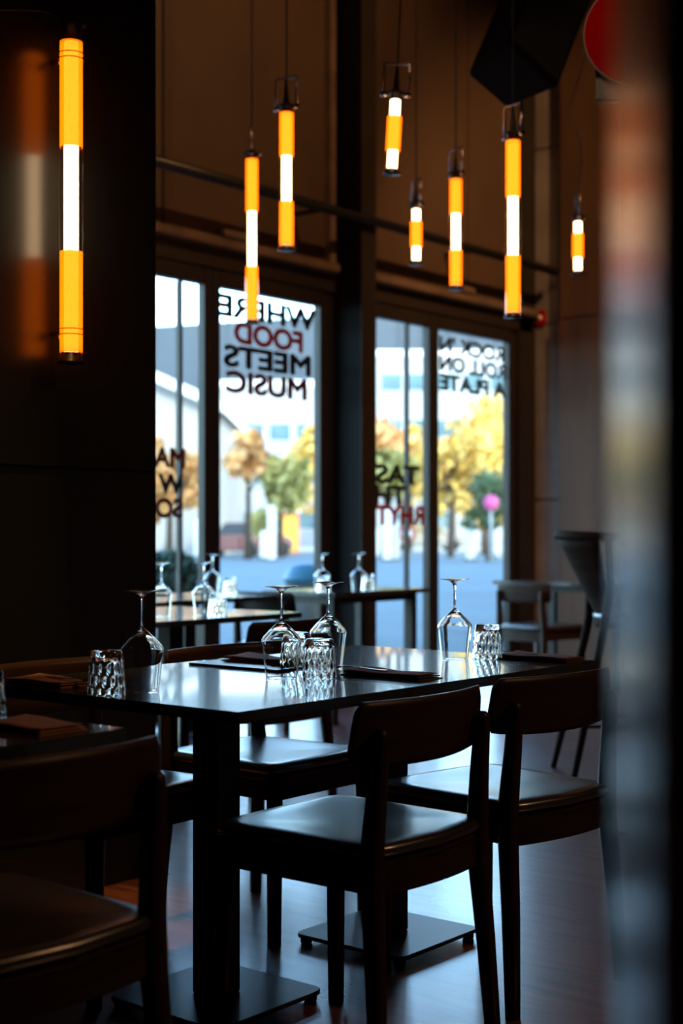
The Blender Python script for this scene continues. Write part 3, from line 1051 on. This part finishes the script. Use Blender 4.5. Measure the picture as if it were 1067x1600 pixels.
pendant(-3.92, 6.91, 2.52, 2.83, WAW, 'short hanging lamp with a wavy cord, rightmost of the pendants', R(39), 0.0, 'wavy')

# ------------------------------------------------------------------ loudspeaker
sp = empty('loudspeaker', (-3.35, 5.50, 3.40), 0, 'black loudspeaker box hanging tilted under the ceiling at upper right', 'loudspeaker')
sp.rotation_euler = (R(-8), R(29), YAW + R(30))
cab = BM()
t_ = bmesh.new()
# trapezoid cabinet: wide grille side towards the room, narrower back
hz = 0.36
pl = [(-0.16, -0.16), (0.16, -0.16), (0.12, 0.15), (-0.12, 0.15)]
lo = [t_.verts.new((a, b, -hz)) for a, b in pl]
hi = [t_.verts.new((a, b, hz)) for a, b in pl]
for q in range(4):
    t_.faces.new((lo[q], lo[(q + 1) % 4], hi[(q + 1) % 4], hi[q]))
t_.faces.new(lo[::-1]); t_.faces.new(hi)
bmesh.ops.bevel(t_, geom=t_.edges[:], offset=0.012, segments=2, affect='EDGES')
merge(cab, t_)
obj('cabinet', cab, M['speaker'], sp)
obj('grille', box(BM(), -0.14, 0.14, -0.172, -0.158, -0.335, 0.335, 0.006), M['grille'], sp)
yk = BM()
tube(yk, [(0.0, 0.15, -0.10), (0.0, 0.26, -0.05), (0.0, 0.30, 0.15), (0.0, 0.26, 0.34), (0.0, 0.12, 0.34)], 0.014, 8)
# drop rod straight up to the ceiling
inv = sp.rotation_euler.to_matrix().inverted()
p0 = Vector((0.0, 0.28, 0.25))
w0 = sp.rotation_euler.to_matrix() @ p0
tube(yk, [p0, inv @ (w0 + Vector((0, 0, 0.15))), inv @ Vector((w0.x, w0.y, 5.6 - 3.40))], 0.018, 8)
obj('mounting_arm', yk, M['brown_steel'], sp)

# ------------------------------------------------------------------ round red sign
rs = empty('round_sign', (-2.352, 4.558, 2.86), 0, 'round red sign with a thin pale rim at the upper right, half behind the pillar', 'sign')
rs.rotation_euler = (R(90), 0, YAW - R(8))
obj('disc', lathe(BM(), [(0, -0.006), (0.180, -0.006), (0.180, 0.006), (0, 0.006)], 64, smooth=False), M['red'], rs)
rg = BM()
tube(rg, [(0.182 * math.cos(R(a)), 0.182 * math.sin(R(a)), 0.0) for a in range(0, 361, 6)], 0.0035, 8, caps=False)
obj('rim', rg, M['rim'], rs)
hg = BM()
tube(hg, [(-0.06, 0, -0.04), (-0.06, 0.4, -0.05), (-0.06, 2.74, -0.05)], 0.012, 8)
box(hg, -0.14, -0.04, -0.23, 0.02, -0.07, -0.02, 0.01)
obj('hanger', hg, M['black_metal'], rs)

# ------------------------------------------------------------------ foreground pillar close to the lens
def pillar(cx, cy, hw, rc, rz, m):
    bm = BM()
    pts = []
    n = 14
    for sx, sy, a0 in ((1, 1, 0), (-1, 1, 90), (-1, -1, 180), (1, -1, 270)):
        for k in range(n + 1):
            a = R(a0 + 90 * k / n)
            pts.append((sx * (hw - rc) + rc * math.cos(a), sy * (hw - rc) + rc * math.sin(a)))
    N = len(pts)
    lo = [bm.verts.new((p_[0], p_[1], 0)) for p_ in pts]
    hi = [bm.verts.new((p_[0], p_[1], 5.6)) for p_ in pts]
    for q in range(N):
        f = bm.faces.new((lo[q], lo[(q + 1) % N], hi[(q + 1) % N], hi[q]))
        f.smooth = (lo[q].co - lo[(q + 1) % N].co).length < 0.05
    bm.faces.new(lo[::-1]); bm.faces.new(hi)
    o = struct('trim_10', bm, m)
    o.location = (cx, cy, 0)
    o.rotation_euler = (0, 0, rz)
    return o
c_, s_ = math.cos(YAW), math.sin(YAW)
ax, ad = 0.2147, 0.463
pillar(ax * c_ - ad * s_, ax * s_ + ad * c_, 0.12, 0.008, YAW - R(8.9), M['pillar'])

# ------------------------------------------------------------------ outdoors
# the far side of the plaza follows its own street grid, turned 39 degrees from the restaurant front
def town(u, v, z=0.0):
    return Vector((u * c_ - v * s_, u * s_ + v * c_, z))
TM = Matrix.Rotation(YAW, 4, 'Z')
def tbox(bm, u0, u1, v0, v1, z0, z1, bevel=0.0):
    return box(bm, u0, u1, v0, v1, z0, z1, bevel, 1, TM)
g = BM()
box(g, -260, -6.25, -160, 260, -0.12, -0.02)
box(g, -6.25, 60, 10.2, 260, -0.12, -0.02)
struct('ground_plaza', g, M['paving'])
struct('ground_pavement', tbox(BM(), -60, 70, 77, 98, -0.10, 0.02), M['road_light'])

# cream hall at the left with a sloping roof
hall = empty('hall_building', town(-9, 66), 0, 'cream gabled hall with a sloping pale roof edge beyond the left windows', 'building')
hall.rotation_euler = (0, 0, YAW)
b = BM()
t_ = bmesh.new()
pl = [(-14, 0), (3.5, 0), (3.5, 6.5), (-1.2, 8.6), (-10, 12.5), (-14, 12.5)]
fr_ = [t_.verts.new((a, -3, z)) for a, z in pl]
bk_ = [t_.verts.new((a, 14, z)) for a, z in pl]
for q in range(6):
    t_.faces.new((fr_[q], fr_[(q + 1) % 6], bk_[(q + 1) % 6], bk_[q]))
t_.faces.new(fr_[::-1]); t_.faces.new(bk_)
merge(b, t_)
obj('wall', b, M['cream'], hall)
rf = BM()
t_ = bmesh.new()
pl = [(-10.0, 12.5), (3.9, 6.3), (3.9, 6.75), (-10.0, 12.95)]
a_ = [t_.verts.new((x, -3.5, z)) for x, z in pl]; c2 = [t_.verts.new((x, 14.5, z)) for x, z in pl]
for q in range(4):
    t_.faces.new((a_[q], a_[(q + 1) % 4], c2[(q + 1) % 4], c2[q]))
t_.faces.new(a_[::-1]); t_.faces.new(c2)
merge(rf, t_)
obj('roof', rf, M['roof_pale'], hall)
for k in range(3):
    w_ = obj('window', box(BM(), -2.2 + k * 1.8, -1.3 + k * 1.8, -3.05, -2.95, 2.6, 4.2, 0.01), M['far_frame'], hall)
    obj('pane', box(BM(), -2.1 + k * 1.8, -1.4 + k * 1.8, -3.07, -3.04, 2.7, 4.1), M['far_window'], w_)

# slate blue hall rising behind everything
sl = empty('slate_hall', town(0, 130), 0, 'big slate blue hall with a slightly rising roof line behind the white offices', 'building')
sl.rotation_euler = (0, 0, YAW)
b = BM(); t_ = bmesh.new()
pl = [(-46, 0), (34, 0), (34, 21.7), (-46, 16.9)]
a_ = [t_.verts.new((x, -8, z)) for x, z in pl]; c2 = [t_.verts.new((x, 20, z)) for x, z in pl]
for q in range(4):
    t_.faces.new((a_[q], a_[(q + 1) % 4], c2[(q + 1) % 4], c2[q]))
t_.faces.new(a_[::-1]); t_.faces.new(c2)
merge(b, t_)
obj('wall', b, M['slate'], sl)
for k in range(38):
    obj('cladding_rib', box(BM(), -45.5 + k * 2.1, -45.3 + k * 2.1, -8.12, -7.95, 0, 17.0 + k * 2.1 * 0.06), M['slate'], sl)

# white offices
def office(u0, u1, v, top, rows, label):
    e = empty('office_building', town((u0 + u1) / 2, v), 0, label, 'building', 'white offices across the plaza')
    e.rotation_euler = (0, 0, YAW)
    h = (u1 - u0) / 2
    b = BM(); box(b, -h, h, 0, 9, 0, top, 0.05, 1)
    obj('wall', b, M['white_wall'], e)
    obj('parapet', box(BM(), -h - 0.15, h + 0.15, -0.15, 9.1, top, top + 0.5, 0.05), M['roof_pale'], e)
    for z in rows:
        n = int((2 * h - 0.6) / 1.9)
        for k in range(n):
            x = -h + 0.6 + k * 1.9
            w_ = obj('window', box(BM(), x, x + 1.6, -0.06, 0.02, z, z + 1.35, 0.02), M['far_frame'], e)
            obj('pane', box(BM(), x + 0.08, x + 1.52, -0.09, -0.05, z + 0.08, z + 1.27), M['far_window'], w_)
    return e
office(-9.5, 1.9, 100, 11.2, (1.2, 4.4, 7.4), 'white office block with three window rows behind the mirrored MUSIC window')
office(2.1, 16, 99, 13.2, (1.2, 4.4, 7.6, 10.8), 'taller white office block with teal windows seen through the right-hand windows')

# trees
def tree(u, v, h, r, m, label, trunk_h=None, n=1500, ls=0.26, squash=1.0):
    e = empty('tree', town(u, v), 0, label, 'tree', 'trees along the plaza')
    th = trunk_h or h - r
    b = BM()
    tube(b, [(0, 0, 0), (0.05, 0, th * 0.6), (0, 0.05, h - r * 0.5)], [0.16, 0.11, 0.04], 8)
    for k in range(7):
        a = k * 2.4
        z = th * (0.62 + 0.05 * k)
        tube(b, [(0, 0, z), (math.cos(a) * r * 0.35, math.sin(a) * r * 0.35, z + r * 0.35), (math.cos(a) * r * 0.75, math.sin(a) * r * 0.75, z + r * 0.8)], [0.06, 0.04, 0.015], 6)
    obj('trunk', b, M['trunk'], e)
    f = BM()
    rr = random.Random(int(u * 100 + v))
    lumps = [(rr.gauss(0, .38) * r, rr.gauss(0, .38) * r, h - r * squash + rr.gauss(0, .38) * r * squash, r * rr.uniform(.32, .55)) for _ in range(16)]
    for _ in range(n):
        cx, cy, cz, cr = rr.choice(lumps)
        d = Vector((rr.gauss(0, 1), rr.gauss(0, 1), rr.gauss(0, 1))).normalized() * cr * rr.uniform(.5, 1.05)
        p_ = Vector((cx, cy, cz)) + d
        a = Vector((rr.gauss(0, 1), rr.gauss(0, 1), rr.gauss(0, 1))).normalized()
        q = a.orthogonal().normalized() * ls * rr.uniform(.6, 1.2)
        w = a.cross(q).normalized() * ls * 0.6
        f.faces.new([f.verts.new(p_ + s) for s in (-q, w, q, -w)])
    tag(obj('foliage', f, m, e, fix=False), kind='stuff')
    return e
tree(6.6, 66, 7.1, 2.6, M['leaf_yellow'], 'big golden yellow tree filling the right-hand window')
tree(9.2, 73, 7.6, 2.4, M['leaf_yellow'], 'yellow tree at the right margin of the last window')
tree(4.6, 60, 5.4, 1.5, M['leaf_yellow'], 'smaller yellow tree left in the last window', n=900)
tree(5.4, 52, 3.6, 1.25, M['leaf_green'], 'low dark green tree in front of the golden tree', trunk_h=1.6, n=1300, ls=0.16)
tree(2.2, 70, 7.2, 2.2, M['leaf_orange'], 'orange tree behind the mirrored word TASTE')
tree(3.6, 76, 6.4, 1.9, M['leaf_yellow'], 'yellow tree behind the narrow pane of the third window')
tree(1.7, 56, 4.4, 1.2, M['leaf_olive'], 'olive green tree low beside the black column', n=900)
tree(-2.6, 60, 4.8, 1.5, M['leaf_olive'], 'olive yellow tree in the middle of the MUSIC window', n=1000)
tree(-1.2, 72, 6.6, 1.8, M['leaf_yellow'], 'pale yellow tree right in the MUSIC window', n=900)
tree(-3.7, 56, 5.2, 1.1, M['leaf_orange'], 'thin orange tree left in the MUSIC window', n=380)
tree(-6.3, 52, 4.4, 1.3, M['leaf_orange'], 'orange tree in the narrow pane left of the MUSIC window', n=1100)

for k, (u, v, h, rr_, mm, lb) in enumerate((
        (-7.6, 84, 7.0, 2.2, 'leaf_olive', 'distant olive tree beyond the leftmost window'),
        (0.8, 86, 6.2, 1.4, 'leaf_orange', 'distant russet tree at the right edge of the MUSIC window'),
        (-3.4, 90, 6.4, 2.0, 'leaf_yellow', 'distant pale yellow tree over the kiosk'),
        (10.4, 86, 8.2, 2.4, 'leaf_yellow', 'distant tall yellow tree far right'),
        (3.9, 92, 7.9, 2.2, 'leaf_yellow', 'distant tall yellow tree behind the narrow third pane'),
        (7.6, 96, 8.2, 2.0, 'leaf_orange', 'distant orange tree behind the golden tree'))):
    tree(u, v, h, rr_, M[mm], lb, n=900, ls=0.3)

# white posts along the far kerb
def post(u, v, h, w, label, m='white_paint'):
    e = empty('street_post', town(u, v), 0, label, 'post', 'white posts on the plaza')
    e.rotation_euler = (0, 0, YAW)
    obj('shaft', box(BM(), -w / 2, w / 2, -w / 2, w / 2, 0.05, h, 0.02), M[m], e)
    obj('base', box(BM(), -w * 0.8, w * 0.8, -w * 0.8, w * 0.8, 0, 0.06, 0.01), M['planter'], e)
    return e
post(-3.05, 56, 1.1, 0.28, 'short white post beside the dark red car')
post(-2.60, 53, 2.05, 0.30, 'tall white post in the middle of the MUSIC window')
post(1.70, 53, 2.0, 0.34, 'wide tall white post next to the black column')
post(2.08, 54, 1.5, 0.22, 'narrow white post right of the wide one')
post(1.45, 60, 1.2, 0.20, 'short white post nearest the black column')
post(4.85, 53.5, 1.55, 0.30, 'white post below the dark green tree')
post(6.6, 60, 1.6, 0.2, 'thin white post at the right of the last window')
post(-6.1, 60, 1.6, 0.22, 'white post in the narrow pane left of the MUSIC window')
post(-5.7, 62, 1.4, 0.20, 'short white post beside the one in the narrow pane')
# signs
def sign(u, v, z, r, m, label, square=False):
    e = empty('street_sign', town(u, v), 0, label, 'sign', 'street signs on the plaza')
    e.rotation_euler = (0, 0, YAW)
    b = BM(); tube(b, [(0, 0, 0), (0, 0, z + r * 0.8)], 0.04, 8)
    obj('pole', b, M['far_frame'], e)
    b = BM()
    if square:
        box(b, -r, r, -0.09, -0.05, z - r, z + r, 0.01)
    else:
        lathe(b, [(0, 0), (r, 0), (r, 0.04), (0, 0.04)], 24, mtx=Matrix.Translation((0, -0.05, z)) @ Matrix.Rotation(R(90), 4, 'X'))
    obj('sign_face', b, M[m], e)
    return e
sr = sign(2.45, 53, 1.0, 0.30, 'red', 'round red and white street sign seen right of the posts by the column')
obj('sign_centre', lathe(BM(), [(0, 0), (0.19, 0), (0.19, 0.02), (0, 0.02)], 24, mtx=Matrix.Translation((0, -0.09, 1.0)) @ Matrix.Rotation(R(90), 4, 'X')), M['white_paint'], sr)
sign(5.25, 50, 2.1, 0.28, 'pink_paint', 'round magenta sign right of the dark green tree')
sign(6.15, 55, 1.75, 0.42, 'yellow_paint', 'yellow square sign at the right edge of the last window', True)
# kiosk
kk = empty('kiosk', town(-2.55, 70), 0, 'orange kiosk cabinet on the far pavement behind the MUSIC window', 'kiosk')
kk.rotation_euler = (0, 0, YAW)
obj('body', box(BM(), -0.45, 0.45, -0.4, 0.4, 0.02, 2.0, 0.04), M['orange_paint'], kk)
obj('roof', box(BM(), -0.55, 0.55, -0.5, 0.5, 2.0, 2.15, 0.03), M['white_paint'], kk)
obj('door', box(BM(), -0.35, 0.35, -0.42, -0.39, 0.1, 1.8, 0.01), M['yellow_paint'], kk)
# cars
def car(u, v, rz, m, label):
    e = empty('car', town(u, v), YAW + rz, label, 'car', 'parked cars across the plaza')
    b = BM(); t_ = bmesh.new()
    prof = [(-2.1, 0.25), (2.1, 0.25), (2.15, 0.6), (1.95, 0.82), (1.1, 0.95), (-1.75, 0.98), (-2.1, 0.9)]
    a_ = [t_.verts.new((x, -0.85, z)) for x, z in prof]; c2 = [t_.verts.new((x, 0.85, z)) for x, z in prof]
    for q in range(len(prof)):
        t_.faces.new((a_[q], a_[(q + 1) % len(prof)], c2[(q + 1) % len(prof)], c2[q]))
    t_.faces.new(a_[::-1]); t_.faces.new(c2)
    bmesh.ops.bevel(t_, geom=t_.edges[:], offset=0.08, segments=2, affect='EDGES')
    merge(b, t_)
    obj('body', b, M[m], e)
    b = BM(); t_ = bmesh.new()
    prof = [(1.1, 0.93), (0.45, 1.42), (-1.1, 1.45), (-1.8, 0.95)]
    a_ = [t_.verts.new((x, -0.72, z)) for x, z in prof]; c2 = [t_.verts.new((x, 0.72, z)) for x, z in prof]
    for q in range(4):
        t_.faces.new((a_[q], a_[(q + 1) % 4], c2[(q + 1) % 4], c2[q]))
    t_.faces.new(a_[::-1]); t_.faces.new(c2)
    bmesh.ops.bevel(t_, geom=t_.edges[:], offset=0.05, segments=2, affect='EDGES')
    merge(b, t_)
    obj('cabin', b, M['car_glass'], e)
    obj('roof', box(BM(), -1.05, 0.42, -0.66, 0.66, 1.42, 1.47, 0.02), M[m], e)
    for sx in (-1.3, 1.35):
        for sy in (-0.82, 0.82):
            obj('wheel', lathe(BM(), [(0, -0.1), (0.3, -0.1), (0.33, -0.06), (0.33, 0.06), (0.3, 0.1), (0, 0.1)], 20, mtx=Matrix.Translation((sx, sy, 0.33)) @ Matrix.Rotation(R(90), 4, 'X')), M['rubber'], e)
    return e
car(-3.9, 62, R(60), 'car_red', 'dark red car parked at the left in the MUSIC window')
car(4.8, 80, R(10), 'car_blue', 'blue grey car parked behind the dark green tree')

# planter with shrub outside the left window
def shrub(x, y, h, r, label):
    e = empty('potted_shrub', (x, y, -0.02), 0, label, 'plant')
    obj('planter', box(BM(), -r * 0.8, r * 0.8, -r * 0.8, r * 0.8, 0, 0.42, 0.02), M['planter'], e)
    f = BM()
    rr = random.Random(3)
    for _ in range(1600):
        d = Vector((rr.gauss(0, 1), rr.gauss(0, 1), rr.gauss(0, 1))).normalized() * rr.uniform(.4, 1)
        p_ = Vector((d.x * r, d.y * r, 0.42 + (h - 0.42) / 2 + d.z * (h - 0.42) / 2))
        a = Vector((rr.gauss(0, 1), rr.gauss(0, 1), rr.gauss(0, 1))).normalized()
        q = a.orthogonal().normalized() * 0.05
        w = a.cross(q).normalized() * 0.025
        f.faces.new([f.verts.new(p_ + s) for s in (-q, w, q, -w)])
    tag(obj('foliage', f, M['leaf_dark'], e, fix=False), kind='stuff')
    return e
q = town(-1.62, 13.2)
shrub(q.x, q.y, 0.95, 0.32, 'dark green shrub in a grey planter outside the leftmost window')
q = town(-0.34, 14.5)
bn = empty('litter_bin', (q.x, q.y, -0.02), 0, 'teal rounded bin outside, left of the black column', 'bin')
obj('body', lathe(BM(), [(0, 0), (0.20, 0), (0.23, 0.6), (0, 0.6)], 24), M['planter'], bn)
obj('lid', lathe(BM(), [(0, 0.6), (0.25, 0.6), (0.25, 0.66), (0.18, 0.77), (0.0, 0.80)], 24), M['teal_bin'], bn)
